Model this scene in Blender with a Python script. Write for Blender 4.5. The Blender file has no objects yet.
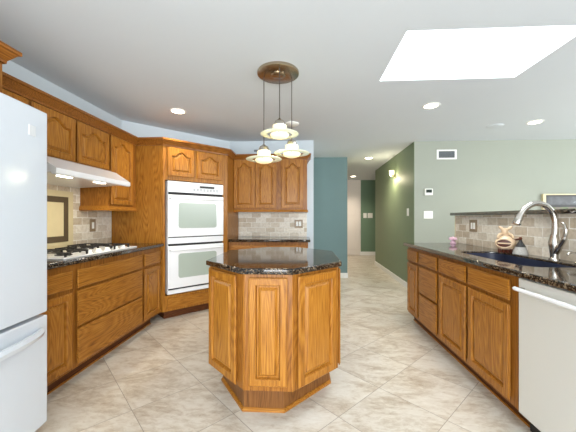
import bpy, bmesh, math, random
from mathutils import Vector, Matrix
random.seed(7)
S = bpy.context.scene
COL = S.collection
R = math.radians

# ------------------------------------------------------------------ camera
cam = bpy.data.cameras.new('camera'); camo = bpy.data.objects.new('camera', cam); COL.objects.link(camo)
cam.sensor_width = 36; cam.lens = 292 / 576 * 36; cam.shift_y = 2 / 576; cam.clip_start = 0.02
camo.location = (0, 0, 1.21); camo.rotation_euler = (R(90), 0, R(3.14)); S.camera = camo

# ------------------------------------------------------------------ world, exposure
S.view_settings.view_transform = 'Standard'; S.view_settings.look = 'None'
S.view_settings.exposure = 0.78; S.view_settings.gamma = 1
S.view_settings.use_curve_mapping = False
w = bpy.data.worlds.new('sky'); S.world = w; w.use_nodes = True
nt = w.node_tree; bg = nt.nodes['Background']
sky = nt.nodes.new('ShaderNodeTexSky'); sky.sky_type = 'HOSEK_WILKIE'; sky.turbidity = 4
sky.sun_direction = (0.2, -0.5, 0.8)
nt.links.new(sky.outputs[0], bg.inputs[0]); bg.inputs[1].default_value = 1.0

def area(name, loc, rot, sx, sy, power, col=(1, 1, 1)):
    l = bpy.data.lights.new(name, 'AREA'); l.shape = 'RECTANGLE'; l.size = sx; l.size_y = sy
    l.energy = power; l.color = col
    o = bpy.data.objects.new(name, l); COL.objects.link(o); o.location = loc; o.rotation_euler = rot
    return o
# daylight coming in at the patio doors behind the camera, the dining windows and the skylight
area('patio_daylight', (0.6, -2.70, 1.15), (R(105), 0, 0), 3.8, 2.0, 205, (0.93, 0.97, 1.0))
area('dining_daylight', (6.36, 1.6, 1.45), (0, R(102), 0), 1.5, 3.4, 120, (0.95, 0.98, 1.0))
area('skylight_daylight', (1.26, 2.32, 2.98), (0, 0, 0), 1.1, 0.62, 22, (0.93, 0.97, 1.0))

# ------------------------------------------------------------------ material helpers
def lin(c):
    return tuple(((v / 255) / 12.92 if v / 255 <= 0.04045 else ((v / 255 + 0.055) / 1.055) ** 2.4) for v in c) + (1,)
class NT:
    def __init__(s, name):
        s.m = bpy.data.materials.new(name); s.m.use_nodes = True
        s.t = s.m.node_tree; s.b = s.t.nodes['Principled BSDF']
    def n(s, typ, **k):
        o = s.t.nodes.new(typ)
        for a, v in k.items(): setattr(o, a, v)
        return o
    def l(s, a, b): s.t.links.new(a, b)
    def math(s, op, a, b=None, c=None):
        o = s.n('ShaderNodeMath', operation=op)
        for i, v in enumerate((a, b, c)):
            if v is None: continue
            if isinstance(v, (int, float)): o.inputs[i].default_value = v
            else: s.l(v, o.inputs[i])
        return o.outputs[0]
    def ramp(s, fac, stops):
        o = s.n('ShaderNodeValToRGB'); e = o.color_ramp.elements
        while len(e) < len(stops): e.new(0.5)
        for q, (p, c) in zip(e, stops): q.position = p; q.color = c
        s.l(fac, o.inputs[0]); return o.outputs[0]
    def noise(s, vec, scale, detail=3, rough=0.5, dist=0):
        o = s.n('ShaderNodeTexNoise'); o.inputs['Scale'].default_value = scale
        o.inputs['Detail'].default_value = detail; o.inputs['Roughness'].default_value = rough
        o.inputs['Distortion'].default_value = dist
        s.l(vec, o.inputs['Vector']); return o.outputs['Fac']
    def mix(s, fac, a, b, mode='MIX'):
        o = s.n('ShaderNodeMix', data_type='RGBA', blend_type=mode)
        for i, v in ((0, fac), (6, a), (7, b)):
            if isinstance(v, (int, float)): o.inputs[i].default_value = v
            elif isinstance(v, tuple): o.inputs[i].default_value = v
            else: s.l(v, o.inputs[i])
        return o.outputs[2]
    def bump(s, h, strength, dist=0.01):
        o = s.n('ShaderNodeBump'); o.inputs['Strength'].default_value = strength; o.inputs['Distance'].default_value = dist
        s.l(h, o.inputs['Height']); s.l(o.outputs[0], s.b.inputs['Normal'])
    def objvec(s, scale=(1, 1, 1), rnd=True, rot=(0, 0, 0)):
        tc = s.n('ShaderNodeTexCoord'); mp = s.n('ShaderNodeMapping')
        mp.inputs['Scale'].default_value = scale; mp.inputs['Rotation'].default_value = rot
        s.l(tc.outputs['Object'], mp.inputs['Vector'])
        if rnd:
            oi = s.n('ShaderNodeObjectInfo'); v = s.n('ShaderNodeVectorMath', operation='SCALE')
            cx = s.n('ShaderNodeCombineXYZ')
            for i, k in enumerate((37.0, 11.0, 23.0)): s.l(s.math('MULTIPLY', oi.outputs['Random'], k), cx.inputs[i])
            s.l(cx.outputs[0], mp.inputs['Location'])
        return mp.outputs[0]

def plain(name, col, rough=0.5, metal=0.0, noise=0.0, nscale=3.0, bump=0.0, bscale=200, spec=None, coat=0, rvar=0):
    t = NT(name); c = lin(col)
    t.b.inputs['Roughness'].default_value = rough; t.b.inputs['Metallic'].default_value = metal
    v = t.objvec(rnd=False)
    d = tuple(x * (1 - noise) for x in c[:3]) + (1,)
    f = t.noise(v, nscale, 4)
    t.l(t.mix(f, c, d), t.b.inputs['Base Color'])
    if bump: t.bump(t.noise(v, bscale, 2), bump, 0.002)
    if spec is not None: t.b.inputs['Specular IOR Level'].default_value = spec
    if coat: t.b.inputs['Coat Weight'].default_value = coat; t.b.inputs['Coat Roughness'].default_value = 0.1
    return t.m

def oak(name, along='z', light=(180, 126, 52), mid=(154, 98, 31), dark=(100, 58, 15), rough=0.36):
    t = NT(name)
    k = {'z': (1, 1, 0.11), 'x': (0.11, 1, 1), 'y': (1, 0.11, 1)}[along]
    k2 = {'z': (1, 1, 0.035), 'x': (0.035, 1, 1), 'y': (1, 0.035, 1)}[along]
    v = t.objvec(k); v2 = t.objvec(k2)
    big = t.noise(v, 4.2, 2, 0.45, 0.25)
    rings = t.math('FRACT', t.math('MULTIPLY', big, 44.0))
    rings = t.math('PINGPONG', t.math('MULTIPLY', rings, 2.0), 1.0)
    fib = t.noise(v2, 170, 3, 0.6)
    g = t.math('ADD', t.math('MULTIPLY', rings, 0.22), t.math('MULTIPLY', fib, 0.92))
    c = t.ramp(g, [(0.32, lin(dark)), (0.54, lin(mid)), (0.78, lin(light))])
    tone = t.noise(v, 1.3, 1)
    c = t.mix(t.math('MULTIPLY', tone, 0.35), c, lin(mid))
    t.l(c, t.b.inputs['Base Color']); t.b.inputs['Roughness'].default_value = rough
    t.b.inputs['Specular IOR Level'].default_value = 0.3
    t.bump(g, 0.12, 0.002)
    return t.m

def granite(name):
    t = NT(name); v = t.objvec(rnd=False)
    vo = t.n('ShaderNodeTexVoronoi'); vo.inputs['Scale'].default_value = 150; t.l(v, vo.inputs['Vector'])
    sep = t.n('ShaderNodeSeparateColor'); t.l(vo.outputs['Color'], sep.inputs[0])
    n1 = t.noise(v, 45, 4, 0.65)
    f = t.math('ADD', t.math('MULTIPLY', sep.outputs[0], 0.55), t.math('MULTIPLY', n1, 0.6))
    c = t.ramp(f, [(0.36, lin((14, 12, 11))), (0.60, lin((34, 28, 23))), (0.72, lin((72, 57, 42))), (0.84, lin((120, 104, 84)))])
    t.l(c, t.b.inputs['Base Color']); t.b.inputs['Roughness'].default_value = 0.07
    t.b.inputs['Specular IOR Level'].default_value = 0.5
    return t.m

def tilewall(name, axis):      # tumbled stone subway tile, u along the wall
    t = NT(name)
    tc = t.n('ShaderNodeTexCoord'); sp = t.n('ShaderNodeSeparateXYZ'); cx = t.n('ShaderNodeCombineXYZ')
    t.l(tc.outputs['Object'], sp.inputs[0]); t.l(sp.outputs[axis], cx.inputs[0]); t.l(sp.outputs['Z'], cx.inputs[1])
    n0 = t.n('ShaderNodeTexNoise'); n0.inputs['Scale'].default_value = 22; t.l(cx.outputs[0], n0.inputs['Vector'])
    sub = t.n('ShaderNodeVectorMath', operation='MULTIPLY_ADD'); t.l(n0.outputs['Color'], sub.inputs[0])
    sub.inputs[1].default_value = (0.006, 0.006, 0); t.l(cx.outputs[0], sub.inputs[2])
    br = t.n('ShaderNodeTexBrick'); br.offset = 0.5
    br.inputs['Scale'].default_value = 1; br.inputs['Brick Width'].default_value = 0.152
    br.inputs['Row Height'].default_value = 0.076; br.inputs['Mortar Size'].default_value = 0.0045
    br.inputs['Mortar Smooth'].default_value = 0.3; br.inputs['Bias'].default_value = 0.0
    br.inputs['Color1'].default_value = lin((232, 225, 211)); br.inputs['Color2'].default_value = lin((190, 173, 148))
    br.inputs['Mortar'].default_value = lin((234, 230, 220))
    t.l(sub.outputs[0], br.inputs['Vector'])
    nn = t.noise(cx.outputs[0], 30, 6, 0.7)
    c = t.mix(0.8, br.outputs['Color'], t.ramp(nn, [(0.3, (0.70, 0.66, 0.60, 1)), (0.55, (1, 1, 1, 1))]), 'MULTIPLY')
    t.l(c, t.b.inputs['Base Color']); t.b.inputs['Roughness'].default_value = 0.42
    h = t.math('SUBTRACT', t.math('MULTIPLY', nn, 0.3), br.outputs['Fac'])
    t.bump(h, 0.5, 0.004)
    return t.m

def floor_mat():
    t = NT('travertine_floor_tile')
    tc = t.n('ShaderNodeTexCoord'); sp = t.n('ShaderNodeSeparateXYZ'); t.l(tc.outputs['Object'], sp.inputs[0])
    r2 = math.sqrt(0.5)
    u = t.math('MULTIPLY', t.math('ADD', sp.outputs['X'], sp.outputs['Y']), r2)
    v = t.math('MULTIPLY', t.math('SUBTRACT', sp.outputs['Y'], sp.outputs['X']), r2)
    fu = t.math('DIVIDE', t.math('SUBTRACT', u, 0.4945), 0.4596); fv = t.math('DIVIDE', t.math('SUBTRACT', v, 0.665), 0.4525)
    def edge(f):
        d = t.math('PINGPONG', f, 0.5); return t.math('LESS_THAN', d, 0.0042)
    gr = t.math('MAXIMUM', edge(fu), edge(fv))
    cell = t.n('ShaderNodeCombineXYZ'); t.l(t.math('FLOOR', fu), cell.inputs[0]); t.l(t.math('FLOOR', fv), cell.inputs[1])
    wn = t.n('ShaderNodeTexWhiteNoise'); t.l(cell.outputs[0], wn.inputs['Vector'])
    off = t.n('ShaderNodeVectorMath', operation='MULTIPLY_ADD'); t.l(wn.outputs['Color'], off.inputs[0])
    off.inputs[1].default_value = (9, 9, 9); t.l(tc.outputs['Object'], off.inputs[2])
    mp = t.n('ShaderNodeMapping'); mp.inputs['Rotation'].default_value = (0, 0, R(45)); mp.inputs['Scale'].default_value = (1, 2.1, 1)
    t.l(off.outputs[0], mp.inputs['Vector'])
    cloud = t.noise(mp.outputs[0], 2.6, 8, 0.66, 1.1)
    fine = t.noise(mp.outputs[0], 16, 6, 0.72, 0.6)
    g = t.math('ADD', t.math('MULTIPLY', cloud, 0.6), t.math('MULTIPLY', fine, 0.4))
    c = t.ramp(g, [(0.34, lin((164, 147, 126))), (0.45, lin((194, 182, 164))), (0.52, lin((210, 202, 188))), (0.64, lin((222, 217, 206)))])
    tone = t.math('ADD', 0.93, t.math('MULTIPLY', wn.outputs['Value'], 0.07))
    cc = t.n('ShaderNodeVectorMath', operation='SCALE'); t.l(c, cc.inputs[0]); t.l(tone, cc.inputs['Scale'])
    c = t.mix(gr, cc.outputs[0], lin((150, 140, 126)))
    t.l(c, t.b.inputs['Base Color'])
    t.l(t.math('ADD', 0.26, t.math('MULTIPLY', fine, 0.16)), t.b.inputs['Roughness'])
    t.bump(t.math('SUBTRACT', t.math('MULTIPLY', fine, 0.25), gr), 0.25, 0.003)
    return t.m

def emit(name, col, strength, base=None):
    t = NT(name); t.b.inputs['Base Color'].default_value = lin(base or col)
    t.b.inputs['Emission Color'].default_value = lin(col); t.b.inputs['Emission Strength'].default_value = strength
    t.b.inputs['Roughness'].default_value = 0.4
    return t.m

M = {}
M['oak'] = oak('oak_vertical', 'z'); M['oakx'] = oak('oak_horizontal', 'x'); M['oaky'] = oak('oak_crosswise', 'y')
M['oakp'] = oak('oak_panel', 'z', (184, 130, 56), (158, 102, 34), (104, 61, 17), 0.34)
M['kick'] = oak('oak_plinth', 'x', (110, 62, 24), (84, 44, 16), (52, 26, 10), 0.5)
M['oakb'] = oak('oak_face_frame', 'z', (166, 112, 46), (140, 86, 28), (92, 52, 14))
M['oakc'] = oak('oak_molding_shaded', 'x', (156, 102, 42), (130, 78, 25), (86, 48, 13))  # crown oak darkened: shade of its downward-leaning face put into the colour
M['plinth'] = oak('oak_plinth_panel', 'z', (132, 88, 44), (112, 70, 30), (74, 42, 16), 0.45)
M['granite'] = granite('polished_brown_granite')
M['splashX'] = tilewall('stone_tile_along_x', 'X'); M['splashY'] = tilewall('stone_tile_along_y', 'Y')
M['floor'] = floor_mat()
M['ceiling'] = plain('ceiling_paint', (211, 217, 222), 0.9, noise=0.03, bump=0.15, bscale=60)
M['shaft'] = plain('white_shaft_paint', (238, 242, 244), 0.8)
M['pale'] = plain('pale_blue_paint', (204, 214, 220), 0.8, noise=0.03, bump=0.08)
M['sage'] = plain('pale_sage_paint', (158, 163, 151), 0.75, noise=0.04, bump=0.08)
M['green'] = plain('olive_green_paint', (124, 139, 111), 0.6, noise=0.06, bump=0.08)
M['hall'] = plain('dark_green_paint', (108, 134, 110), 0.7, noise=0.05)
M['teal'] = plain('teal_paint', (118, 144, 145), 0.7, noise=0.06, bump=0.08)
M['whitep'] = plain('white_trim_paint', (236, 236, 232), 0.5)
M['doorw'] = plain('white_door_paint', (232, 224, 216), 0.5)
M['white'] = plain('white_enamel', (234, 236, 238), 0.22, spec=0.5, coat=0.3)
M['fridge'] = plain('white_fridge_enamel', (203, 210, 218), 0.14, spec=0.5, bump=0.03, bscale=400, coat=0.4)
M['dw'] = plain('dishwasher_enamel', (208, 207, 200), 0.3)
M['plastic'] = plain('white_plastic', (238, 238, 232), 0.4)
M['black'] = plain('black_iron', (28, 27, 27), 0.5)
M['dark'] = plain('dark_gap', (30, 30, 32), 0.6)
M['sink'] = plain('dark_blue_composite', (45, 51, 72), 0.35, noise=0.2, nscale=300)
M['steel'] = plain('brushed_nickel', (196, 190, 182), 0.24, metal=1.0)
M['bronze'] = plain('brushed_canopy_metal', (176, 160, 138), 0.25, metal=1.0)
M['cord'] = plain('dark_cord', (70, 64, 60), 0.5)
M['cream'] = plain('cream_stone_tile', (212, 198, 158), 0.4, noise=0.12, nscale=12)
M['brownt'] = plain('brown_stone_tile', (92, 78, 58), 0.4, noise=0.3, nscale=25)
M['ovenglass'] = plain('oven_glass_with_reflection', (170, 181, 170), 0.22, spec=0.35)  # grey-green reflection of a window put into the base colour
M['panelgrey'] = plain('control_panel_grey', (205, 208, 210), 0.3)
M['platebr'] = plain('stone_cover_plate', (150, 128, 98), 0.4, noise=0.2, nscale=30)
M['grey'] = plain('vent_grey', (120, 126, 130), 0.6)
M['lcd'] = plain('dark_display', (48, 56, 52), 0.2)
M['pink'] = plain('pink_glass', (222, 182, 198), 0.25)
M['ceram'] = plain('cream_ceramic', (226, 196, 160), 0.3, noise=0.35, nscale=18)
M['ceramd'] = plain('brown_ceramic', (96, 44, 24), 0.35, noise=0.4, nscale=30)
M['bristle'] = plain('grey_bristle', (190, 186, 178), 0.7, noise=0.6, nscale=120)
M['lamp'] = emit('recessed_lens_glow', (255, 240, 214), 9.0)
M['hoodlens'] = emit('hood_lens_glow', (255, 246, 226), 3.0)
M['shade'] = emit('frosted_shade_glow', (255, 228, 160), 0.36, (240, 232, 205))
M['sconce'] = emit('sconce_shade_glow', (255, 244, 200), 1.2)
t = NT('clear_disc_glass'); t.b.inputs['Base Color'].default_value = lin((226, 232, 205)); t.b.inputs['Roughness'].default_value = 0.2
t.b.inputs['Emission Color'].default_value = lin((250, 240, 190)); t.b.inputs['Emission Strength'].default_value = 0.10
M['disc'] = t.m
t = NT('skylight_pane'); tr = t.n('ShaderNodeBsdfTransparent'); mx = t.n('ShaderNodeMixShader'); mx.inputs[0].default_value = 0.12
t.l(tr.outputs[0], mx.inputs[1]); t.l(t.b.outputs[0], mx.inputs[2]); t.b.inputs['Roughness'].default_value = 0.05
t.l(mx.outputs[0], t.t.nodes['Material Output'].inputs[0]); M['pane'] = t.m
# picture: dark glass with a pale blob, and a coloured strip below
t = NT('dark_picture'); v = t.objvec(rnd=False)
M['art'] = t.m
c = t.ramp(t.noise(v, 9, 3), [(0.4, lin((22, 26, 30))), (0.62, lin((52, 58, 62))), (0.74, lin((150, 154, 160)))])
t.l(c, t.b.inputs['Base Color']); t.b.inputs['Roughness'].default_value = 0.4
t = NT('leafy_print'); v = t.objvec(rnd=False); M['print'] = t.m
c = t.ramp(t.noise(v, 6, 3), [(0.4, lin((126, 98, 100))), (0.5, lin((96, 104, 70))), (0.65, lin((60, 96, 40)))])
t.l(c, t.b.inputs['Base Color'])

# ------------------------------------------------------------------ mesh helpers
def new(): return bmesh.new()
def box(bm, x0, x1, y0, y1, z0, z1):
    vs = [bm.verts.new((x, y, z)) for z in (z0, z1) for x, y in ((x0, y0), (x1, y0), (x1, y1), (x0, y1))]
    for f in ((3, 2, 1, 0), (4, 5, 6, 7), (0, 1, 5, 4), (1, 2, 6, 5), (2, 3, 7, 6), (3, 0, 4, 7)):
        bm.faces.new([vs[i] for i in f])
    return bm
def prism(bm, pts, z0, z1, m=None):
    a = [bm.verts.new((p[0], p[1], z0)) for p in pts]; b = [bm.verts.new((p[0], p[1], z1)) for p in pts]
    n = len(pts); fs = [bm.faces.new(a[::-1]), bm.faces.new(b)]
    for i in range(n): fs.append(bm.faces.new([a[i], a[(i + 1) % n], b[(i + 1) % n], b[i]]))
    return bm
def loft(bm, loops, cap0=True, cap1=True, closed=True):
    vl = [[bm.verts.new(p) for p in L] for L in loops]
    n = len(vl[0])
    for a, b in zip(vl, vl[1:]):
        for i in range(n if closed else n - 1):
            bm.faces.new([a[i], a[(i + 1) % n], b[(i + 1) % n], b[i]])
    if cap0: bm.faces.new(vl[0][::-1])
    if cap1: bm.faces.new(vl[-1])
    return bm
def lathe(bm, prof, c=(0, 0, 0), seg=32, cap0=True, cap1=True, axis='z'):
    loops = []
    for r, z in prof:
        r = max(r, 1e-4); L = []
        for i in range(seg):
            a = 2 * math.pi * i / seg; p = (r * math.cos(a), r * math.sin(a), z)
            if axis == 'x': p = (z, p[0], p[1])
            if axis == 'y': p = (p[1], z, p[0])
            L.append((p[0] + c[0], p[1] + c[1], p[2] + c[2]))
        loops.append(L)
    return loft(bm, loops, cap0, cap1)
def tube(bm, pts, rad, seg=10):
    pts = [Vector(p) for p in pts]; n = len(pts)
    if not hasattr(rad, '__len__'): rad = [rad] * n
    loops = []; up = None
    for i, p in enumerate(pts):
        d = (pts[min(i + 1, n - 1)] - pts[max(i - 1, 0)]).normalized()
        if up is None: up = d.orthogonal().normalized()
        up = (up - d * up.dot(d)).normalized(); s = d.cross(up)
        loops.append([tuple(p + (up * math.cos(2 * math.pi * k / seg) + s * math.sin(2 * math.pi * k / seg)) * rad[i]) for k in range(seg)])
    return loft(bm, loops)
def spline(pts, k=6):
    P = [Vector(p) for p in pts]; P = [P[0]] + P + [P[-1]]; out = []
    for i in range(1, len(P) - 2):
        for j in range(k):
            t = j / k; a, b, c, d = P[i - 1:i + 3]
            out.append(0.5 * ((2 * b) + (c - a) * t + (2 * a - 5 * b + 4 * c - d) * t * t + (3 * b - a - 3 * c + d) * t ** 3))
    out.append(P[-2]); return out
def part(name, bm, mat, parent=None, loc=(0, 0, 0), rotz=0, bevel=0, smooth=False, label=None, rot=None):
    bmesh.ops.recalc_face_normals(bm, faces=bm.faces[:])
    me = bpy.data.meshes.new(name); bm.to_mesh(me); bm.free()
    me.materials.append(M[mat] if isinstance(mat, str) else mat)
    if smooth:
        for p in me.polygons: p.use_smooth = True
    o = bpy.data.objects.new(name, me); COL.objects.link(o)
    o.location = loc; o.rotation_euler = rot or (0, 0, rotz)
    if parent: o.parent = parent
    if bevel:
        b = o.modifiers.new('bevel', 'BEVEL'); b.width = bevel; b.segments = 2; b.limit_method = 'ANGLE'; b.angle_limit = R(40)
    if smooth:
        e = o.modifiers.new('split', 'EDGE_SPLIT'); e.split_angle = R(42)
    if label: o['label'] = label
    return o
def thing(name, label, cat, loc=(0, 0, 0), rotz=0, group=None):
    o = bpy.data.objects.new(name, None); COL.objects.link(o); o.empty_display_size = 0.1
    o.location = loc; o.rotation_euler = (0, 0, rotz); o['label'] = label; o['category'] = cat
    if group: o['group'] = group
    return o
def tag(o, label, cat, group=None):
    o['label'] = label; o['category'] = cat
    if group: o['group'] = group
    return o
def struct(name, bm, mat, bevel=0, parent=None):
    o = part(name, bm, mat, parent, bevel=bevel)
    if not parent: o['kind'] = 'structure'
    return o
def slab(pts, holes, z0, z1, bev=0.006):
    """polygon with holes, extruded, with a rounded edge: a bmesh"""
    cu = bpy.data.curves.new('c', 'CURVE'); cu.dimensions = '2D'; cu.fill_mode = 'BOTH'
    cu.extrude = (z1 - z0) / 2 - bev; cu.bevel_depth = bev; cu.bevel_resolution = 3; cu.offset = -bev
    for L in [pts] + holes:
        s = cu.splines.new('POLY'); s.points.add(len(L) - 1); s.use_cyclic_u = True
        for q, p in zip(s.points, L): q.co = (p[0], p[1], 0, 1)
    o = bpy.data.objects.new('c', cu); COL.objects.link(o)
    me = bpy.data.meshes.new_from_object(o.evaluated_get(bpy.context.evaluated_depsgraph_get()))
    bm = new(); bm.from_mesh(me); bpy.data.objects.remove(o); bpy.data.meshes.remove(me); bpy.data.curves.remove(cu)
    bmesh.ops.remove_doubles(bm, verts=bm.verts[:], dist=1e-5)
    for v in bm.verts: v.co.z += (z0 + z1) / 2
    return bm
def sweep(bm, path, prof, closed=False):
    """prof = [(out, z)], path = 2D points walked with 'out' on the right-hand side"""
    P = [Vector(p) for p in path]; n = len(P); loops = []
    for i in range(n):
        a = (P[i] - P[i - 1]).normalized() if (i > 0 or closed) else None
        b = (P[(i + 1) % n] - P[i]).normalized() if (i < n - 1 or closed) else None
        a = a or b; b = b or a
        na = Vector((a.y, -a.x)); nb = Vector((b.y, -b.x)); m = (na + nb).normalized(); k = 1 / max(0.3, m.dot(na))
        loops.append([(P[i].x + m.x * o * k, P[i].y + m.y * o * k, z) for o, z in prof])
    if closed: loops.append(loops[0])
    return loft(bm, loops, not closed, not closed)

# ------------------------------------------------------------------ the setting
LX = -2.29; BY = 4.64; RX = 6.5; RY = -2.8; CZ = 2.44
bm = new(); box(bm, -2.5, 6.7, -3.0, 9.9, -0.1, 0); struct('floor', bm, 'floor')
hx0, hx1, hy0, hy1 = 0.675, 1.84, 1.96, 2.665
bm = new()
box(bm, -2.5, hx0, -3.0, 9.9, CZ, CZ + 0.1); box(bm, hx1, 6.7, -3.0, 9.9, CZ, CZ + 0.1)
box(bm, hx0, hx1, -3.0, hy0, CZ, CZ + 0.1); box(bm, hx0, hx1, hy1, 9.9, CZ, CZ + 0.1)
struct('ceiling', bm, 'ceiling')
bm = new(); T = 0.03
box(bm, hx0 - T, hx0, hy0 - T, hy1 + T, CZ + 0.1, 3.1); box(bm, hx1, hx1 + T, hy0 - T, hy1 + T, CZ + 0.1, 3.1)
box(bm, hx0, hx1, hy0 - T, hy0, CZ + 0.1, 3.1); box(bm, hx0, hx1, hy1, hy1 + T, CZ + 0.1, 3.1)
box(bm, hx0, hx0 + .004, hy0, hy1, CZ + .001, 3.1); box(bm, hx1 - .004, hx1, hy0, hy1, CZ + .001, 3.1)
box(bm, hx0, hx1, hy0, hy0 + .004, CZ + .001, 3.1); box(bm, hx0, hx1, hy1 - .004, hy1, CZ + .001, 3.1)
struct('trim_1', bm, 'shaft')
bm = new(); box(bm, hx0 - T, hx1 + T, hy0 - T, hy1 + T, 3.1, 3.11); struct('window_1', bm, 'pane')

bm = new(); box(bm, LX - 0.12, LX, -2.9, 3.55, 0, CZ); struct('wall_left', bm, 'pale')
bm = new(); prism(bm, [(LX, 3.55), (-1.20, BY), (-1.20, BY + 0.12), (LX - 0.12, 3.6), (LX - .12, 3.55)], 0, CZ); struct('wall_corner', bm, 'pale')
bm = new(); box(bm, -1.20, 0.15, BY, BY + 0.12, 0, CZ); box(bm, 0.03, 0.15, BY + .12, 5.96, 0, CZ); struct('wall_back', bm, 'pale')
bm = new(); box(bm, 0.03, 0.875, 5.96, 6.08, 0, CZ); struct('wall_teal', bm, 'teal')
bm = new(); box(bm, 0.755, 0.875, 6.08, 9.6, 0, CZ); struct('wall_hall_left', bm, 'doorw')
bm = new(); prism(bm, [(1.768, 4.80), (1.772, 4.80), (1.90, 4.925), (1.97, 7.7), (1.85, 7.7)], 0, CZ); struct('wall_hall_right', bm, 'green')
bm = new(); box(bm, 1.772, 6.62, 4.80, 4.92, 0, CZ); struct('wall_dining', bm, 'sage')
bm = new(); box(bm, 0.755, 1.84, 9.6, 9.72, 0, CZ); struct('wall_far_left', bm, 'doorw')
bm = new(); box(bm, 1.84, 3.4, 9.6, 9.72, 0, CZ); struct('wall_far', bm, 'hall')
bm = new(); box(bm, 3.3, 3.42, 4.92, 9.6, 0, CZ); struct('wall_far_right', bm, 'hall')
# rear wall with patio doors behind the camera
bm = new(); box(bm, LX - .12, -1.3, RY - .12, RY, 0, CZ); box(bm, 2.5, 6.62, RY - .12, RY, 0, CZ); box(bm, -1.3, 2.5, RY - .12, RY, 2.15, CZ)
struct('wall_rear', bm, 'pale')
d = struct('door_2', (lambda b: [box(b, x, x + .07, RY - .1, RY - .03, 0.05, 2.1) for x in (-1.3, -.02, .02 + 1.23, 2.43)] and
        [box(b, -1.3, 2.5, RY - .1, RY - .03, z0, z1) for z0, z1 in ((0, .06), (2.09, 2.15))] and b)(new()), 'whitep')
struct('door_pane', box(new(), -1.25, 2.45, RY - .07, RY - .062, .06, 2.1), 'pane', parent=d)
bm = new(); box(bm, RX, RX + .12, -2.9, -.1, 0, CZ); box(bm, RX, RX + .12, 3.3, 4.9, 0, CZ)
box(bm, RX, RX + .12, -.1, 3.3, 0, .65); box(bm, RX, RX + .12, -.1, 3.3, 2.2, CZ); struct('wall_right', bm, 'sage')
d = struct('window_2', (lambda b: [box(b, RX + .03, RX + .09, y, y + .06, .65, 2.2) for y in (-.1, 1.0, 2.1, 3.24)] and
        [box(b, RX + .03, RX + .09, -.1, 3.3, z0, z1) for z0, z1 in ((.65, .71), (2.14, 2.2))] and b)(new()), 'whitep')
struct('window_pane', box(new(), RX + .055, RX + .062, -.05, 3.25, .7, 2.15), 'pane', parent=d)
# closed panel door at the end of the hall
d = struct('door_1', box(new(), 1.0, 1.80, 9.56, 9.595, 0.01, 2.2), 'doorw', .003)
for z0, z1 in ((.2, 1.15), (1.3, 2.05)):
    struct('door_panel', box(new(), 1.12, 1.68, 9.55, 9.565, z0, z1), 'doorw', .006, parent=d)
# baseboards
bm = new(); box(bm, 0.155, 0.885, 5.945, 5.96, 0, .10); box(bm, .15, .163, 4.63, 5.95, 0, .10); struct('baseboard_teal', bm, 'whitep', .003)
bm = new(); prism(bm, [(1.753, 4.787), (1.768, 4.80), (1.85, 7.7), (1.97, 7.7), (1.97, 7.714), (1.835, 7.714)], 0, .095); struct('baseboard_hall', bm, 'whitep', .003)
bm = new(); box(bm, 1.77, 6.5, 4.785, 4.80, 0, .095); struct('baseboard_dining', bm, 'whitep', .003)
bm = new(); box(bm, 1.81, 3.3, 9.585, 9.60, 0, .12); box(bm, .88, .99, 9.585, 9.60, 0, .12); struct('baseboard_far', bm, 'whitep', .003)

# bar half wall behind the sink counter
bm = new(); box(bm, 1.847, 1.985, -0.5, 3.66, 0, 1.238); struct('wall_bar', bm, 'sage')
o = tag(part('backsplash', box(new(), 1.834, 1.845, -0.5, 3.648, .914, 1.238), 'splashY'),
        'tumbled stone tile backsplash behind the sink under the raised bar ledge', 'backsplash')
part('end_trim', box(new(), 1.832, 1.8465, 3.648, 3.664, .914, 1.238), 'cream', o, bevel=.003)

# ------------------------------------------------------------------ doors and drawers
def outline(w, h, d, arch=0.0, N=20):
    """loop of points at inset d in the (x, z) plane; top edge follows a cathedral arch of rise `arch`"""
    x0, x1, z0, z1 = d, w - d, d, h - d
    pts = []
    for i in range(4): pts.append((x0 + (x1 - x0) * i / 4, z0))
    for i in range(6): pts.append((x1, z0 + (z1 - arch - z0) * i / 6))
    for i in range(N):
        t = i / N; x = x1 + (x0 - x1) * t
        s = abs(2 * t - 1)
        if arch:
            # flat shoulders, a dip then the rise to the centre
            if s > 0.72: k = 0.0
            else: k = 0.5 + 0.5 * math.cos(math.pi * s / 0.72)
            k = k ** 0.8
            pts.append((x, z1 - arch + arch * k))
        else: pts.append((x, z1))
    for i in range(6): pts.append((x0, z1 - arch - (z1 - arch - z0) * i / 6))
    return pts
def door(parent, w, h, x, z, y=0.0, arch=0.0, st=0.052, mats=('oak', 'oakp'), name='door', rotz=0, loc=None):
    t = 0.024; L = lambda pts, yy: [(p[0], yy, p[1]) for p in pts]
    bm = new()
    inn = outline(w, h, st, arch); inn2 = outline(w, h, st + .004, arch)
    loft(bm, [L(outline(w, h, .017), 0), L(outline(w, h, .017), -.003), L(outline(w, h, .001), -.016), L(outline(w, h, 0), -t + .007), L(outline(w, h, .003), -t + .004), L(outline(w, h, .008), -t + .003), L(outline(w, h, .009), -t), L(outline(w, h, st - .004, arch), -t), L(inn, -t + .004), L(inn2, -t + .018), L(inn2, -.002)], True, True)
    fr = part(name, bm, mats[0], parent, loc or (x, y, z), rotz)
    bm = new()
    loft(bm, [L(outline(w, h, st + .005, arch), -.003), L(outline(w, h, st + .005, arch), -.006), L(outline(w, h, st + .013, arch), -.006),
              L(outline(w, h, st + .030, arch * .92), -t + .003), L(outline(w, h, st + .033, arch * .92), -t + .003)], True, True)
    part(name + '_panel', bm, mats[1], fr)
    return fr
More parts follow.
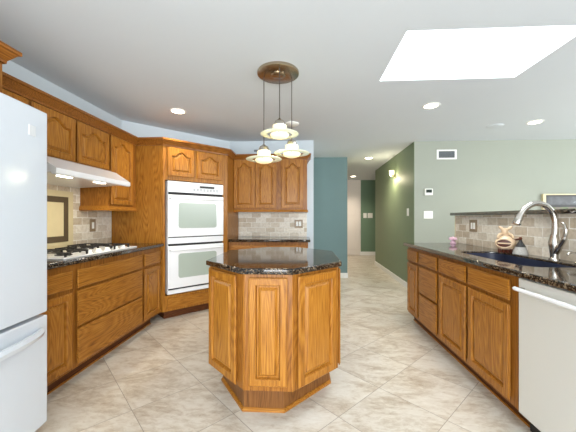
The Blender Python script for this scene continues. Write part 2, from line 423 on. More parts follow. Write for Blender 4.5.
def drawer(parent, w, h, x, z, y=0.0, name='drawer', mat='oakx'):
    L = lambda d, yy: [(d, yy, d), (w - d, yy, d), (w - d, yy, h - d), (d, yy, h - d)]
    bm = new(); loft(bm, [L(.017, 0), L(.017, -.003), L(.001, -.016), L(0, -.019), L(.006, -.023), L(.012, -.024)])
    return part(name, bm, mat, parent, (x, y, z))
def carcass(parent, w, depth, z0, z1, top=True, open_above=None):
    bm = new()
    if open_above:      # the sink base: solid below the bowl, only a front rail above
        box(bm, 0, w, .02, depth, z0, open_above); box(bm, 0, w, 0, .02, z0, z1)
    else: box(bm, 0, w, 0, depth, z0, z1)
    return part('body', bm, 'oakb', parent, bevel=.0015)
def kick(parent, w, depth):
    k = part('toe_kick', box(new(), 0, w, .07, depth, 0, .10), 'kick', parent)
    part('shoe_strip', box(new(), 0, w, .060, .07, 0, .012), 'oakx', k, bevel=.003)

# ---- left base run (faces +X)
XL = -1.688; DL = XL - LX - .004; a90 = R(90)
c = thing('base_cabinet', 'narrow oak base cabinet between white refrigerator and cooktop drawers', 'cabinet', (XL, 1.605, 0), a90)
carcass(c, .445, DL, .10, .876); kick(c, .445, DL)
drawer(c, .39, .128, .025, .70); door(c, .39, .545, .025, .127)
c = thing('drawer_cabinet', 'wide oak cabinet of three plain drawers below the white cooktop', 'cabinet', (XL, 2.05, 0), a90)
carcass(c, .90, DL, .10, .876); kick(c, .90, DL)
for z, h in ((.69, .138), (.408, .264), (.127, .265)): drawer(c, .865, h, .017, z)
c = thing('base_cabinet', 'narrow oak base cabinet against the tall oven cabinet side', 'cabinet', (XL, 2.95, 0), a90)
carcass(c, .395, DL, .10, .876); kick(c, .30, DL)
drawer(c, .345, .128, .022, .70); door(c, .345, .545, .022, .127)
tag(part('countertop', slab([(LX + .012, 1.60), (-1.64, 1.60), (-1.64, 3.342), (LX + .012, 3.342)], [], .877, .914), 'granite'),
    'dark polished granite countertop along the left wall holding the cooktop', 'countertop')
sp = thing('backsplash', 'tumbled stone tile backsplash behind the cooktop with framed cream panel', 'backsplash', (LX, 0, 0))
part('tile_field', box(new(), .001, .010, 1.60, 3.343, .916, 1.66), 'splashY', sp)
fr = part('tile_border', box(new(), .010, .013, 2.07, 2.765, .93, 1.465), 'cream', sp, bevel=.001, label='cream stone border')
part('tile_frame', box(new(), .013, .019, 2.135, 2.70, .985, 1.41), 'brownt', fr, bevel=.002)
part('tile_inset', box(new(), .019, .022, 2.195, 2.64, 1.04, 1.355), 'cream', fr, bevel=.001)

# ---- left wall cabinets (face +X)
XU = -1.982; DU = XU - LX - .004
c = thing('wall_cabinet', 'oak wall cabinet over the refrigerator with flared crown molding', 'cabinet', (-1.66, .585, 0), a90)
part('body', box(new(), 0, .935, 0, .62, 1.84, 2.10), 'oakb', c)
door(c, .43, .24, .03, 1.86); door(c, .43, .24, .475, 1.86)
CR = [(0, 2.064), (.012, 2.064), (.014, 2.080), (.026, 2.096), (.046, 2.124), (.058, 2.128), (.058, 2.148), (0, 2.148)]
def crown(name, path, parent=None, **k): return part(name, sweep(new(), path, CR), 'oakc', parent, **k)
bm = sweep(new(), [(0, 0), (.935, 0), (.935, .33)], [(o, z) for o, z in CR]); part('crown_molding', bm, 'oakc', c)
c = thing('wall_cabinet', 'short oak wall cabinet with arched doors between fridge cabinet and range hood doors', 'cabinet', (XU, 1.605, 0), a90)
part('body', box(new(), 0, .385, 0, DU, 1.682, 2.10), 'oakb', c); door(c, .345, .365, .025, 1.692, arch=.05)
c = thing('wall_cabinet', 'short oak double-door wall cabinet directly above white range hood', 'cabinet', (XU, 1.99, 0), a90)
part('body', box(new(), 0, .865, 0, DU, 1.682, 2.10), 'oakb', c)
door(c, .41, .365, .012, 1.692, arch=.05); door(c, .41, .365, .443, 1.692, arch=.05)
c = thing('wall_cabinet', 'tall oak wall cabinet with one long arched door right of range hood', 'cabinet', (XU, 2.857, 0), a90)
part('body', box(new(), 0, .488, 0, DU, 1.335, 2.10), 'oakb', c); door(c, .375, .71, .02, 1.35, arch=.055)
part('light_rail', sweep(new(), [(-0.0, DU), (0, 0), (.486, 0)], [(-.02, 1.285), (.012, 1.285), (.016, 1.30), (.008, 1.335), (-.02, 1.335)]), 'oakx', c)
o = crown('crown_molding', [(XU, 1.62), (XU, 3.338)]); tag(o, 'oak crown molding along the top of the left wall cabinets', 'molding')

# ---- tall diagonal oven cabinet
p = Vector((-1.655, 3.35)); q = Vector((-1.05, 3.955)); OL = (q - p).length
foot = [p, q, Vector((-1.05, 4.632)), Vector((-1.21, 4.632)), Vector((LX + .006, 3.553)), Vector((LX + .006, 3.35))]
c = thing('oven_cabinet', 'tall diagonal oak cabinet in the corner housing the white double oven', 'cabinet', (p.x, p.y, 0), R(45))
loc = lambda v: Matrix.Rotation(-R(45), 2) @ (Vector(v) - p)
lf = [loc(v) for v in foot]
bm = new(); prism(bm, lf, 1.665, 2.10)            # head
prism(bm, lf, .10, .285)                         # foot
prism(bm, [lf[0], (.022, 0), (.022, .05), loc((-1.70, 3.55)), lf[4], lf[5]], .285, 1.665)
prism(bm, [(OL - .072, 0), lf[1], lf[2], lf[3], (OL - .072, .10)], .285, 1.665)
part('body', bm, 'oak', c)
kf = [(.0, .07), (OL, .07), lf[2], lf[3], lf[4], (-.05, .07)]
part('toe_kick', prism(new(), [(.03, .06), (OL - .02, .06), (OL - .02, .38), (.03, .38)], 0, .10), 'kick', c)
part('apron', (lambda b: loft(b, [[(.045, 0, .125), (.775, 0, .125), (.775, 0, .255), (.045, 0, .255)], [(.048, -.012, .128), (.772, -.012, .128), (.772, -.012, .252), (.048, -.012, .252)]]))(new()), 'oakx', c)
door(c, .335, .345, .045, 1.712, arch=.05); door(c, .345, .345, .415, 1.712, arch=.05)
cp = [loc((XU + .012, 3.35)), lf[0], lf[1], loc((-1.05, 4.30))]
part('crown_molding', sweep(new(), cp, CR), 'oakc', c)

ov = thing('double_oven', 'white built-in double wall oven in the diagonal oak cabinet', 'oven', (p.x, p.y, .30), R(45))
W = .735; X0 = .046
part('body', box(new(), X0 + .003, X0 + W - .003, .002, .40, 0.0, 1.353), 'white', ov)
part('control_panel', box(new(), X0, X0 + W, -.02, .0, 1.222, 1.353), 'white', ov, bevel=.004)
cpn = part('keypad', box(new(), X0 + .30, X0 + .70, -.0215, -.02, 1.245, 1.33), 'panelgrey', ov)
part('display', box(new(), X0 + .40, X0 + .60, -.0225, -.0215, 1.290, 1.316), 'black', cpn)
for i in range(8):
    for j in range(2):
        part('button', box(new(), X0 + .315 + i * .045, X0 + .34 + i * .045, -.0222, -.0215, 1.252 + j * .016, 1.259 + j * .016), 'grey', cpn)
def oven_door(z, h, w0, w1):
    dz = part('oven_door', box(new(), X0, X0 + W, -.028, -.001, z, z + h), 'white', ov, bevel=.006)
    pts = []
    x0, x1, z0, z1 = X0 + .125, X0 + W - .105, w0, w1
    for cx, cz, a0 in ((x1 - .03, z0 + .03, -90), (x1 - .03, z1 - .03, 0), (x0 + .03, z1 - .03, 90), (x0 + .03, z0 + .03, 180)):
        for k in range(6): a = R(a0 + k * 18); pts.append((cx + .03 * math.cos(a), cz + .03 * math.sin(a)))
    part('window', loft(new(), [[(a, -.028, b) for a, b in pts], [(a, -.0305, b) for a, b in pts]]), 'ovenglass', dz)
    zh = z + h - .045
    b = new(); tube(b, [(X0 + .02, -.028, zh), (X0 + .03, -.055, zh), (X0 + .05, -.060, zh), (X0 + W - .05, -.060, zh), (X0 + W - .03, -.055, zh), (X0 + W - .02, -.028, zh)], [.012, .013, .014, .014, .013, .012], 12)
    part('handle', b, 'white', dz, smooth=True)
oven_door(.683, .507, .785, 1.096); oven_door(.067, .507, .183, .478)
for z0, z1 in ((.050, .066), (.575, .598), (.672, .682), (1.191, 1.221)):
    part('vent_gap', box(new(), X0 + .012, X0 + W - .012, -.014, -.001, z0, z1), 'dark', ov)
part('vent_strip', box(new(), X0, X0 + W, -.020, -.001, .60, .671), 'white', ov, bevel=.003)
part('lower_strip', box(new(), X0, X0 + W, -.020, -.001, .0, .048), 'white', ov, bevel=.003)

# ---- back run (faces -Y)
YB = 4.04
c = thing('base_cabinet', 'low oak base cabinet below the back wall counter beside the ovens', 'cabinet', (-1.046, YB, 0), 0)
carcass(c, 1.102, BY - YB - .005, .10, .876); kick(c, 1.102, BY - YB - .005)
drawer(c, .51, .128, .03, .70); drawer(c, .51, .128, .565, .70); door(c, .51, .545, .03, .127); door(c, .51, .545, .565, .127)
tag(part('countertop', slab([(-1.048, 4.005), (.085, 4.005), (.085, BY - .012), (-1.048, BY - .012)], [], .877, .914), 'granite'),
    'short dark granite countertop on the back wall beside the ovens', 'countertop')
tag(part('backsplash', box(new(), -1.048, .045, BY - .011, BY - .001, .916, 1.298), 'splashX'),
    'stone tile backsplash on back wall under the three-door wall cabinets', 'backsplash')
YU = 4.30; dU = BY - YU - .003
c = thing('wall_cabinet', 'oak wall cabinet with a pair of arched doors on the back wall', 'cabinet', (-1.048, YU, 0), 0)
part('body', box(new(), 0, .645, 0, dU, 1.335, 2.10), 'oakb', c)
door(c, .318, .715, .003, 1.355, arch=.06, st=.05); door(c, .305, .715, .33, 1.355, arch=.06, st=.05)
part('light_rail', sweep(new(), [(0, 0), (.645, 0)], [(-.02, 1.298), (.014, 1.298), (.017, 1.312), (.006, 1.334), (-.02, 1.334)]), 'oakx', c)
c = thing('wall_cabinet', 'oak wall cabinet with single arched door at end of the back wall', 'cabinet', (-.402, YU, 0), 0)
part('body', box(new(), 0, .447, 0, dU, 1.335, 2.10), 'oakb', c)
door(c, .325, .715, .065, 1.355, arch=.06, st=.055)
part('light_rail', sweep(new(), [(0, 0), (.447, 0), (.447, dU)], [(-.02, 1.298), (.014, 1.298), (.017, 1.312), (.006, 1.334), (-.02, 1.334)]), 'oakx', c)
o = crown('crown_molding', [(-1.046, YU), (.045, YU), (.045, BY - .004)]); tag(o, 'oak crown molding on the three-door cabinets of the back wall', 'molding')

# ---- right run (faces -X)
XR = 1.235; DR = 1.83 - XR; n90 = -a90
def rcab(label, y1, w, **k):
    c = thing('base_cabinet', label, 'cabinet', (XR, y1, 0), n90); carcass(c, w, DR, .10, .876, **k); kick(c, w, DR); return c
c = rcab('narrow oak base cabinet at the hallway end of the sink counter', 3.54, .352)
drawer(c, .30, .125, .03, .722); door(c, .30, .57, .03, .127)
c = rcab('oak base cabinet with three drawers near the hallway end of sink counter', 3.188, .462)
for z, h in ((.722, .125), (.425, .275), (.127, .28)): drawer(c, .42, h, .016, z)
c = rcab('oak sink base cabinet with two raised-panel doors beside white dishwasher', 2.726, .971, open_above=.68)
drawer(c, .44, .125, .016, .722, name='false_drawer'); drawer(c, .44, .125, .486, .722, name='false_drawer')
door(c, .44, .57, .016, .127); door(c, .44, .57, .486, .127)
dw = thing('dishwasher', 'white dishwasher with bar handle at right end of the sink cabinets', 'dishwasher', (XR, 1.738, 0), n90)
part('door', box(new(), .003, .597, -.014, 0, .105, .868), 'dw', dw, bevel=.004)
part('body', box(new(), .003, .597, .001, DR - .02, .10, .868), 'grey', dw)
part('toe_kick', box(new(), .003, .597, .05, DR - .02, 0, .098), 'dark', dw)
b = new(); tube(b, spline([(.018, -.044, .812), (.05, -.046, .812), (.30, -.046, .812), (.56, -.046, .812), (.60, -.044, .812)], 4), .0115, 12)
h = part('handle', b, 'white', dw, smooth=True)
for x in (.03, .55): part('handle_bracket', box(new(), x, x + .022, -.042, -.013, .803, .821), 'steel', h)
c = rcab('oak base cabinet on the near side of the dishwasher', 1.132, .9)
drawer(c, .40, .125, .03, .722); drawer(c, .40, .125, .46, .722); door(c, .40, .57, .03, .127); door(c, .40, .57, .46, .127)

def rrect(x0, x1, y0, y1, r, k=8):
    out = []
    for cx, cy, a0 in ((x1 - r, y0 + r, -90), (x1 - r, y1 - r, 0), (x0 + r, y1 - r, 90), (x0 + r, y0 + r, 180)):
        for i in range(k + 1): a = R(a0 + i * 90 / k); out.append((cx + r * math.cos(a), cy + r * math.sin(a)))
    return out
SK = (1.355, 1.715, 1.84, 2.68)
o = part('countertop', slab([(1.20, .24), (1.833, .24), (1.833, 3.60), (1.20, 3.60)], [rrect(*SK, .10)[::-1]], .877, .914), 'granite')
tag(o, 'long dark granite countertop with the sink cut into it', 'countertop')
o = part('bar_ledge', slab([(1.795, -.5), (2.22, -.5), (2.22, 3.70), (1.795, 3.70)], [], 1.240, 1.274), 'granite')
tag(o, 'raised dark granite bar ledge on top of the tiled half wall', 'ledge')
bm = new()
def rr(d, z): return [(a, b, z) for a, b in rrect(SK[0] + d, SK[1] - d, SK[2] + d, SK[3] - d, max(.10 - d, .02))]
loft(bm, [rr(-.015, .8765), rr(-.015, .872), rr(-.012, .70), rr(.05, .692), rr(.05, .70), rr(.012, .72), rr(.004, .76), rr(.002, .899)], False, False)
bm.faces.ensure_lookup_table()
L1 = [v for v in bm.verts if abs(v.co.z - .70) < 1e-5 and v.co.x > SK[0] + .03 and v.co.x < SK[1] - .03 and v.co.y > SK[2] + .03 and v.co.y < SK[3] - .03]
bmesh.ops.contextual_create(bm, geom=[e for e in bm.edges if e.verts[0] in L1 and e.verts[1] in L1])
sk = part('sink', bm, 'sink', smooth=True); tag(sk, 'dark blue undermount sink set in the granite counter', 'sink')
part('drain', lathe(new(), [(.0, .7), (.045, .7), (.045, .704), (.0, .702)], (1.54, 2.25, 0.001), 20), 'steel', sk)

# ---- faucet
fx, fy = 1.775, 2.175
f = thing('kitchen_faucet', 'tall brushed nickel gooseneck faucet standing behind the sink', 'faucet', (fx, fy, .914))
b = new(); lathe(b, [(.032, 0), (.032, .006), (.024, .012), (.023, .03), (.032, .10), (.033, .125), (.022, .18)], seg=20); part('base', b, 'steel', f, smooth=True)
b = new(); tube(b, spline([(0, 0, .14), (.006, 0, .20), (.004, 0, .28), (-.02, 0, .345), (-.07, 0, .39), (-.135, 0, .398), (-.195, 0, .365), (-.232, 0, .315)], 6),
     [.021] * 10 + [.0195] * 27 + [.019] * 6, 14); part('neck', b, 'steel', f, smooth=True)
b = new(); tube(b, [(-.226, 0, .325), (-.243, 0, .288), (-.258, 0, .255), (-.260, 0, .250)], [.020, .024, .029, .025], 14); part('spray_head', b, 'steel', f, smooth=True)
b = new(); tube(b, spline([(.0, -.012, .05), (.0, -.045, .10), (-.0, -.080, .155), (0, -.092, .21), (0, -.082, .25), (0, -.064, .262)], 6), [.020] * 6 + [.017] * 7 + [.013] * 8 + [.009] * 10, 12)
part('lever', b, 'steel', f, smooth=True)
f = thing('soap_dispenser', 'brushed nickel soap dispenser with hooked spout at the right of the faucet', 'dispenser', (1.775, 1.99, .914))
b = new(); lathe(b, [(.02, 0), (.02, .006), (.012, .014), (.011, .055), (.004, .06)], seg=16); part('base', b, 'steel', f, smooth=True)
b = new(); tube(b, spline([(0, 0, .045), (-.005, 0, .066), (-.03, 0, .074), (-.058, 0, .068), (-.068, 0, .056)], 5), .0065, 10); part('spout', b, 'steel', f, smooth=True)

# ---- counter ornaments
o = thing('ceramic_figurine', 'cream and brown ceramic figurine with gaping mouth on counter behind sink', 'figurine', (1.722, 2.60, .914), R(-35))
b = new(); lathe(b, [(.03, .025), (.06, .035), (.074, .07), (.072, .10), (.05, .13), (.024, .145), (.018, .165), (.0, .17)], seg=24)
for v in b.verts: v.co.y *= .8
part('body', b, 'ceram', o, smooth=True)
b = new(); lathe(b, [(.0, -.066), (.05, -.062), (.056, -.052), (.0, -.035)], (-.008, 0, 0), 20, axis='y')
for v in b.verts: v.co.z = v.co.z * .62 + .082
part('mouth', b, 'ceramd', o, smooth=True)
b = new(); tube(b, [(-.052, -.068, .082)] + [(-.008 + .056 * math.cos(a), -.064, .082 + .036 * math.sin(a)) for a in [R(k * 20) for k in range(19)]], .006, 8); part('lip', b, 'ceram', o, smooth=True)
b = new(); lathe(b, [(0, .158), (.02, .162), (.026, .185), (.02, .205), (0, .21)], (-.005, -.005, 0), 16); part('head', b, 'ceram', o, smooth=True)
for s in (-1, 1):
    b = new(); tube(b, [(s * .012, -.005, .195), (s * .032, -.008, .21), (s * .046, -.006, .225)], [.01, .013, .006], 8); part('ear', b, 'ceram', o, smooth=True)
    b = new(); tube(b, [(s * .02, 0, .165), (s * .045, -.02, .15), (s * .055, -.03, .125)], [.012, .011, .008], 8); part('arm', b, 'ceram', o, smooth=True)
b = new(); tube(b, spline([(.06, .01, .11), (.10, .01, .115), (.105, .01, .08), (.07, .01, .055)], 4), .008, 8); part('handle', b, 'ceramd', o, smooth=True)
for k in range(4):
    a = R(-60 - k * 20 - 10); b = new(); lathe(b, [(.010, 0), (.014, .006), (.012, .035)], (-.039 + k * .026, -.022 + .0 * k, 0), 10); part('foot', b, 'ceramd', o, smooth=True)
o = thing('dish_brush', 'knob-handled dish brush with grey bristle skirt beside the ceramic figurine', 'brush', (1.765, 2.485, .914))
b = new(); lathe(b, [(.054, .002), (.050, .02), (.034, .062)], seg=28); part('bristles', b, 'bristle', o, smooth=True)
b = new(); lathe(b, [(.036, .060), (.028, .078), (.014, .100), (.008, .118)], seg=20); part('cap', b, 'black', o, smooth=True)
b = new(); lathe(b, [(.0, .115), (.008, .116), (.013, .128), (.008, .14), (.0, .142)], seg=16); part('knob', b, 'ceramd', o, smooth=True)
o = thing('flower_ornament', 'small pink flower-shaped ornament at hallway end of the sink counter', 'ornament', (1.72, 3.476, .914))
b = new(); lathe(b, [(.03, 0), (.034, .012), (.02, .03), (.012, .04)], seg=16); part('base', b, 'pink', o, smooth=True)
b = new()
for k in range(7):
    a = R(k * 360 / 7); lathe(b, [(0, -.018), (.015, -.012), (.019, 0), (.013, .014), (0, .02)], (.026 * math.cos(a), .026 * math.sin(a), .055), 10)
lathe(b, [(0, .04), (.018, .05), (.018, .07), (0, .085)], (0, 0, 0), 12); part('petals', b, 'pink', o, smooth=True)

# ---- cooktop
ct = thing('gas_cooktop', 'white gas cooktop with black grates on the left granite counter', 'cooktop', (-1.955, 2.425, .914))
part('pan', box(new(), -.24, .262, -.455, .455, 0, .011), 'white', ct, bevel=.004)
for cx, cy, r in ((.12, -.29, .045), (-.11, -.29, .04), (.0, 0, .055), (.12, .26, .04), (-.11, .26, .045)):
    b = new(); lathe(b, [(r + .012, .011), (r + .01, .016), (r, .018), (r, .026), (r * .9, .03), (0, .03)], (cx, cy, 0), 20); bu = part('burner', b, 'black', ct, smooth=True)
    b = new(); s = .105; g = .045
    for d in (-1, 1):
        box(b, cx - s, cx + s, cy + d * s - .005, cy + d * s + .005, g - .008, g); box(b, cx + d * s - .005, cx + d * s + .005, cy - s, cy + s, g - .008, g)
        for e in (-1, 1): box(b, cx + d * s - .006, cx + d * s + .006, cy + e * s - .006, cy + e * s + .006, .011, g)
        box(b, cx + d * .03, cx + d * s, cy - .004, cy + .004, g - .008, g + .002) if d > 0 else box(b, cx - s, cx - .03, cy - .004, cy + .004, g - .008, g + .002)
        box(b, cx - .004, cx + .004, cy + .03, cy + s, g - .008, g + .002) if d > 0 else box(b, cx - .004, cx + .004, cy - s, cy - .03, g - .008, g + .002)
    part('grate', b, 'black', ct)
for k in range(5):
    kx, ky = .20 - .085 * (k % 2) * 0, .02 + k * .068
    b = new(); lathe(b, [(.026, .011), (.025, .018), (.021, .020), (.019, .036), (.016, .038), (0, .038)], (.215, -.15 + k * .11, 0), 18); part('knob', b, 'plastic', ct, smooth=True)
# ---- range hood
hd = thing('range_hood', 'white under-cabinet range hood over the cooktop', 'range hood', (0, 0, 0))
sec = [(-2.275, 1.679), (-1.93, 1.679), (-1.86, 1.656), (-1.715, 1.560), (-1.715, 1.526), (-1.725, 1.518), (-1.75, 1.518), (-1.76, 1.533), (-2.275, 1.508)]
def hs(y, k): return [(a + (0 if a < -1.84 else k), y, z) for a, z in sec]
part('shell', loft(new(), [hs(1.935, 0), hs(2.80, 0)]), 'white', hd, bevel=.003)
for y in (2.12, 2.50):
    part('light_lens', prism(new(), [(-1.835, y - .055), (-1.795, y - .055), (-1.795, y + .055), (-1.835, y + .055)], 1.546, 1.553), 'hoodlens', hd, loc=(0, 0, -.027))
    a = area('hood_lamp', (-1.83, y, 1.515), (0, 0, 0), .04, .10, 1.5, (1, .9, .7)); a.parent = hd

# ---- refrigerator (faces +X)
fr = thing('refrigerator', 'large white refrigerator with bottom freezer at the left edge', 'refrigerator', (-1.389, .676, 0), R(94))
part('body', box(new(), 0, .905, .065, .80, .03, 1.782), 'fridge', fr, bevel=.006)
part('base_grille', box(new(), .01, .895, .07, .12, 0, .04), 'grey', fr)
def fdoor(name, z0, z1):
    b = new(); xs = [0, .905]; L = []
    n = 14
    def prof(z): return [(.905 * i / n, -.012 * (1 - ((2 * i / n) - 1) ** 2), z) for i in range(n + 1)]
    f0 = prof(z0) + [(.905, .06, z0), (0, .06, z0)]; f1 = prof(z1) + [(.905, .06, z1), (0, .06, z1)]
    loft(b, [f0, f1]); return part(name, b, 'fridge', fr, bevel=.006, smooth=False)
d1 = fdoor('door', .682, 1.802); d2 = fdoor('freezer_drawer', .06, .664)
part('badge', box(new(), .775, .815, -.0095, -.004, 1.645, 1.70), 'panelgrey', d1, bevel=.001)
b = new(); tube(b, [(.045, -.01, .80), (.045, -.055, .84), (.045, -.06, 1.1), (.045, -.06, 1.35), (.045, -.055, 1.55), (.045, -.01, 1.60)], .015, 12); part('handle', b, 'fridge', d1, smooth=True)
b = new()
def hsec(x, y, z): return [(x, y, z - .022), (x, y - .02, z - .016), (x, y - .026, z + .004), (x, y - .016, z + .022), (x, y, z + .022)]
loft(b, [hsec(.05 + .80 * t, -.004 - .05 * (1 - (2 * t - 1) ** 4), .585) for t in [i / 24 for i in range(25)]])
part('handle', b, 'fridge', d2, smooth=True)

# ------------------------------------------------------------------ island
ix = -.215
def octo(hf, hs_, y0, y1, ch): return [(-hf, y0), (hf, y0), (hs_, y0 + ch), (hs_, y1 - ch), (hf, y1), (-hf, y1), (-hs_, y1 - ch), (-hs_, y0 + ch)]
isl = thing('kitchen_island', 'octagonal oak kitchen island in the middle of the tile floor', 'island', (ix, 0, 0))
bo = octo(.147, .445, 1.74, 2.94, .298)
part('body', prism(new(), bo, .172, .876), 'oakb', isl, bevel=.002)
KP = [(-.164, 1.82), (.088, 1.82), (.400, 2.160), (.400, 2.60), (.12, 2.86), (-.12, 2.86), (-.388, 2.60), (-.388, 2.152)]
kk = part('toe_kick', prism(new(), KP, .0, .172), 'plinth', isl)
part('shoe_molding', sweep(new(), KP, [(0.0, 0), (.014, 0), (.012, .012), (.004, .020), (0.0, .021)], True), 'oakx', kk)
for x, y in (bo[0], bo[1], bo[2], bo[7]): part('corner_strip', tube(new(), [(x, y, .174), (x, y, .875)], .004, 6), 'oak', isl)
cw = math.hypot(.298, .298)
door(isl, .232, .645, 0, 0, loc=(-.116, 1.74, .208), st=.045)
door(isl, .355, .672, 0, 0, loc=(.147 + .032 * .7071, 1.74 + .032 * .7071, .185), rotz=R(45))
door(isl, .355, .672, 0, 0, loc=(-.445 + .006 * .7071, 2.038 - .006 * .7071, .185), rotz=-R(45))
for i in (0, 1):
    door(isl, .29, .672, 0, 0, loc=(.445, 2.05 + .305 * i, .185), rotz=R(90)); door(isl, .29, .672, 0, 0, loc=(-.445, 2.345 + .305 * i, .185), rotz=-R(90))
o = part('island_countertop', slab(octo(.156, .472, 1.70, 2.97, .316), [], .877, .914, .008), 'granite', None, (ix, 0, 0))
tag(o, 'octagonal polished granite countertop on the oak island', 'countertop')

# ------------------------------------------------------------------ pendant fixture
pf = thing('pendant_light', 'round metal ceiling canopy hanging three glowing saucer-shaped glass pendants', 'pendant light', (-.218, 2.452, CZ))
b = new(); lathe(b, [(.172, 0), (.176, -.006), (.174, -.022), (.166, -.026), (.0, -.027)], seg=48, cap0=True); ca = part('canopy', b, 'bronze', pf, smooth=True)
b = new(); lathe(b, [(.062, -.026), (.062, -.036), (.055, -.04), (0, -.04)], (0, -.01, 0), 32); part('hub', b, 'bronze', ca, smooth=True)
for dx, dy, z in ((.022, -.112, 1.878), (-.124, .028, 1.706), (.112, .068, 1.762)):
    rz = z - CZ
    b = new(); tube(b, [(dx, dy, -.026), (dx, dy, rz + .125)], .0038, 8); part('cord', b, 'cord', pf)
    b = new(); lathe(b, [(.0, -.030), (.035, -.029), (.062, -.020), (.076, -.004), (.076, .004), (.060, .018), (.056, .030), (.056, .074), (.044, .080)], (dx, dy, rz), 32)
    sh = part('shade', b, 'shade', pf, smooth=True)
    b = new(); lathe(b, [(.100, .000), (.150, .003), (.153, .006), (.150, .009), (.100, .006), (.100, .000)], (dx, dy, rz), 48, False, False)
    part('glass_disc', b, 'disc', sh, smooth=True)
    for k in range(3):
        a = R(k * 120 + 30); b = new(); tube(b, [(dx + .07 * math.cos(a), dy + .07 * math.sin(a), rz + .001), (dx + .104 * math.cos(a), dy + .096 * math.sin(a), rz + .002)], .004, 6)
        part('disc_clip', b, 'steel', sh)
    b = new(); lathe(b, [(.045, .078), (.043, .096), (.034, .114), (.015, .124), (.006, .136), (0, .137)], (dx, dy, rz), 24); part('cap', b, 'steel', sh, smooth=True)
    l = bpy.data.lights.new('pendant_bulb', 'SPOT'); l.spot_size = R(165); l.spot_blend = 1; l.energy = 8; l.color = (1, .86, .62); l.shadow_soft_size = .05
    lo = bpy.data.objects.new('pendant_bulb', l); COL.objects.link(lo); lo.parent = pf; lo.location = (dx, dy, rz - .035)

# ------------------------------------------------------------------ recessed lights
def downlight(x, y, label, power, group=None, spread=130):
    t = thing('recessed_light', label, 'ceiling light', (x, y, CZ), 0, 'recessed ceiling lights')
    b = new(); lathe(b, [(.092, -.001), (.090, -.006), (.072, -.008), (.068, -.003), (.068, -.001)], seg=36, cap0=False, cap1=False); part('trim_ring', b, 'whitep', t, smooth=True)
    b = new(); lathe(b, [(0, -.002), (.069, -.002), (.069, -.004), (0, -.005)], seg=32); part('lens', b, 'lamp', t, smooth=True)
    l = bpy.data.lights.new('downlight', 'SPOT'); l.energy = power; l.spot_size = R(spread); l.spot_blend = .9; l.color = (1, .87, .70); l.shadow_soft_size = .07
    lo = bpy.data.objects.new('downlight', l); COL.objects.link(lo); lo.parent = t; lo.location = (0, 0, -.03)
downlight(-1.446, 3.282, 'round recessed ceiling light above the left counter near the ovens', 30)
downlight(1.388, 3.274, 'round recessed ceiling light just beyond the skylight', 22)
downlight(2.955, 3.909, 'round recessed ceiling light farthest right toward the dining wall', 22)
downlight(1.324, 6.068, 'round recessed light on hallway ceiling, nearer of the two', 40)
downlight(1.449, 8.7, 'round recessed light on hallway ceiling, farther of the two', 60)
b = new(); lathe(b, [(.09, 0), (.09, -.012), (.075, -.022), (0, -.024)], seg=32)
tag(part('smoke_detector', b, 'plastic', None, (-.156, 3.80, CZ), smooth=True), 'round white smoke detector on ceiling behind the pendants', 'smoke detector')
b = new(); lathe(b, [(.10, 0), (.10, -.006), (.085, -.010), (0, -.010)], seg=32)
tag(part('ceiling_cover', b, 'ceiling', None, (2.55, 4.05, CZ), smooth=True), 'flat round ceiling-coloured cover plate beside the far right recessed light', 'cover plate')

# ------------------------------------------------------------------ wall fittings
def vent(label, loc, rotz, w, h, n, fm='whitep', bk='dark'):
    t = thing('air_vent', label, 'vent', loc, rotz)
    b = new(); box(b, -w / 2, w / 2, -.008, 0, -h / 2, -h / 2 + .025); box(b, -w / 2, w / 2, -.008, 0, h / 2 - .025, h / 2)
    box(b, -w / 2, -w / 2 + .03, -.008, 0, -h / 2 + .025, h / 2 - .025); box(b, w / 2 - .03, w / 2, -.008, 0, -h / 2 + .025, h / 2 - .025); part('frame', b, fm, t)
    part('backing', box(new(), -w / 2 + .03, w / 2 - .03, -.002, -.001, -h / 2 + .025, h / 2 - .025), bk, t)
    b = new()
    for i in range(n):
        z = -h / 2 + .03 + (h - .06) * (i + .5) / n; box(b, -w / 2 + .03, w / 2 - .03, -.007, -.003, z - .003, z + .003)
    part('louvers', b, 'grey', t)
vent('white-framed air vent high on the pale green dining wall', (2.275, 4.80, 2.225), 0, .31, .155, 8)
vent('pale air vent on the back wall above the oak cabinets', (-.745, BY, 2.285), 0, .17, .085, 5, 'pale', 'grey')
t = thing('thermostat', 'white thermostat with dark screen on the pale green dining wall', 'thermostat', (1.993, 4.80, 1.63))
part('housing', box(new(), -.062, .062, -.022, 0, -.055, .05), 'plastic', t, bevel=.005); part('screen', box(new(), -.045, .045, -.024, -.0215, -.015, .035), 'lcd', t)
def plate(label, loc, rotz, kind, w=.075, h=.118, mat='plastic', cat='switch', pmat='plastic', n=1, name='light_switch'):
    t = thing(name, label, cat, loc, rotz)
    part('cover_plate', box(new(), -w / 2, w / 2, -.006, 0, -h / 2, h / 2), mat, t, bevel=.002)
    for i in range(n):
        x = (i - (n - 1) / 2) * .046
        if kind == 'switch': part('rocker', box(new(), x - .016, x + .016, -.009, -.005, -.034, .034), pmat, t, bevel=.001)
        if kind == 'outlet':
            s = part('socket', box(new(), x - .017, x + .017, -.008, -.005, -.036, .036), pmat, t, bevel=.001)
            part('slot', (lambda b: [box(b, x + sx - .0015, x + sx + .0015, -.0085, -.0078, z - .006, z + .006) for sx in (-.007, .007) for z in (-.018, .018)] and b)(new()), 'dark', s)
plate('white blank cover plate below the thermostat', (1.99, 4.80, 1.26), 0, 'blank', .14, .12, name='cover_plate', cat='cover plate')
plate('white light switch at the near end of the olive green hallway wall', (1.776, 5.10, 1.31), n90 + R(-1.6), 'switch', .10, .13)
plate('left one of two white switches on the far dark green wall', (1.975, 9.6, 1.29), 0, 'switch', .11, .16)
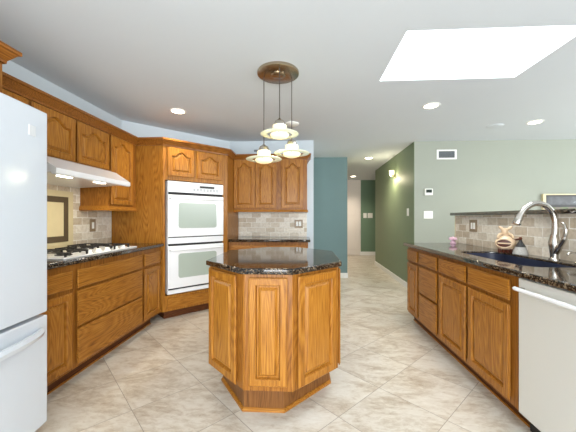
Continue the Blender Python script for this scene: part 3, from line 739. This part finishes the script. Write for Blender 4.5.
plate('right one of two white switches on the far dark green wall', (2.14, 9.6, 1.29), 0, 'switch', .16, .16, n=2)
plate('double outlet with brown stone plate on the back wall backsplash', (-.085, BY - .011, 1.118), 0, 'outlet', .13, .13, 'platebr', 'outlet', n=2, name='wall_outlet')
plate('switch with brown stone plate on the backsplash right of the cooktop', (LX + .011, 3.03, 1.13), a90, 'switch', .085, .135, 'platebr')
plate('switch with stone plate on the sink backsplash near its far end', (1.834, 3.27, 1.125), n90, 'switch', .14, .13, 'platebr', n=2)
t = thing('wall_sconce', 'small glowing white sconce high on the olive green hallway wall', 'wall light', (1.797, 5.86, 2.085), n90 + R(-1.6))
part('bracket', box(new(), -.03, .03, -.03, 0, -.09, -.02), 'bronze', t, bevel=.004)
b = new(); lathe(b, [(.035, -.03), (.046, .0), (.048, .06), (.044, .06), (.04, .0), (.03, -.02)], (0, -.07, 0), 24, False, False); part('shade', b, 'sconce', t, smooth=True)
b = new(); lathe(b, [(0, -.06), (.02, -.055), (.035, -.028), (.02, -.02), (0, -.02)], (0, -.07, 0), 16); part('cup', b, 'bronze', t, smooth=True)
l = bpy.data.lights.new('sconce_bulb', 'POINT'); l.energy = 5; l.color = (1, .88, .6); l.shadow_soft_size = .04
lo = bpy.data.objects.new('sconce_bulb', l); COL.objects.link(lo); lo.parent = t; lo.location = (0, -.14, -.11)

# framed dark picture on the dining wall, seen just over the bar ledge
t = thing('framed_picture', 'wide pale-framed dark picture on the wall over the bar ledge', 'picture', (3.72, 4.80, 1.027))
b = new(); box(b, 0, .045, -.04, 0, 0, .56); box(b, 1.28, 1.35, -.04, 0, 0, .56); box(b, .045, 1.28, -.04, 0, .54, .56); box(b, .07, 1.28, -.04, 0, 0, .05); part('frame', b, 'cream', t, bevel=.003)
b = new(); box(b, .045, 1.28, -.02, 0, .52, .54); box(b, .045, .075, -.02, 0, .39, .52); box(b, 1.25, 1.28, -.02, 0, .39, .52); box(b, .045, 1.28, -.02, 0, .355, .39); part('inner_frame', b, 'black', t)
part('dark_glass', box(new(), .075, 1.25, -.012, 0, .39, .52), 'art', t); part('print', box(new(), .045, 1.28, -.012, 0, .05, .355), 'print', t)

GROUPS = {'wall_cabinet': 'oak wall cabinets', 'base_cabinet': 'oak base cabinets', 'light_switch': 'wall switches'}
for o in S.objects:
    k = o.name.split('.')[0]
    if k in GROUPS and not o.parent: o['group'] = GROUPS[k]
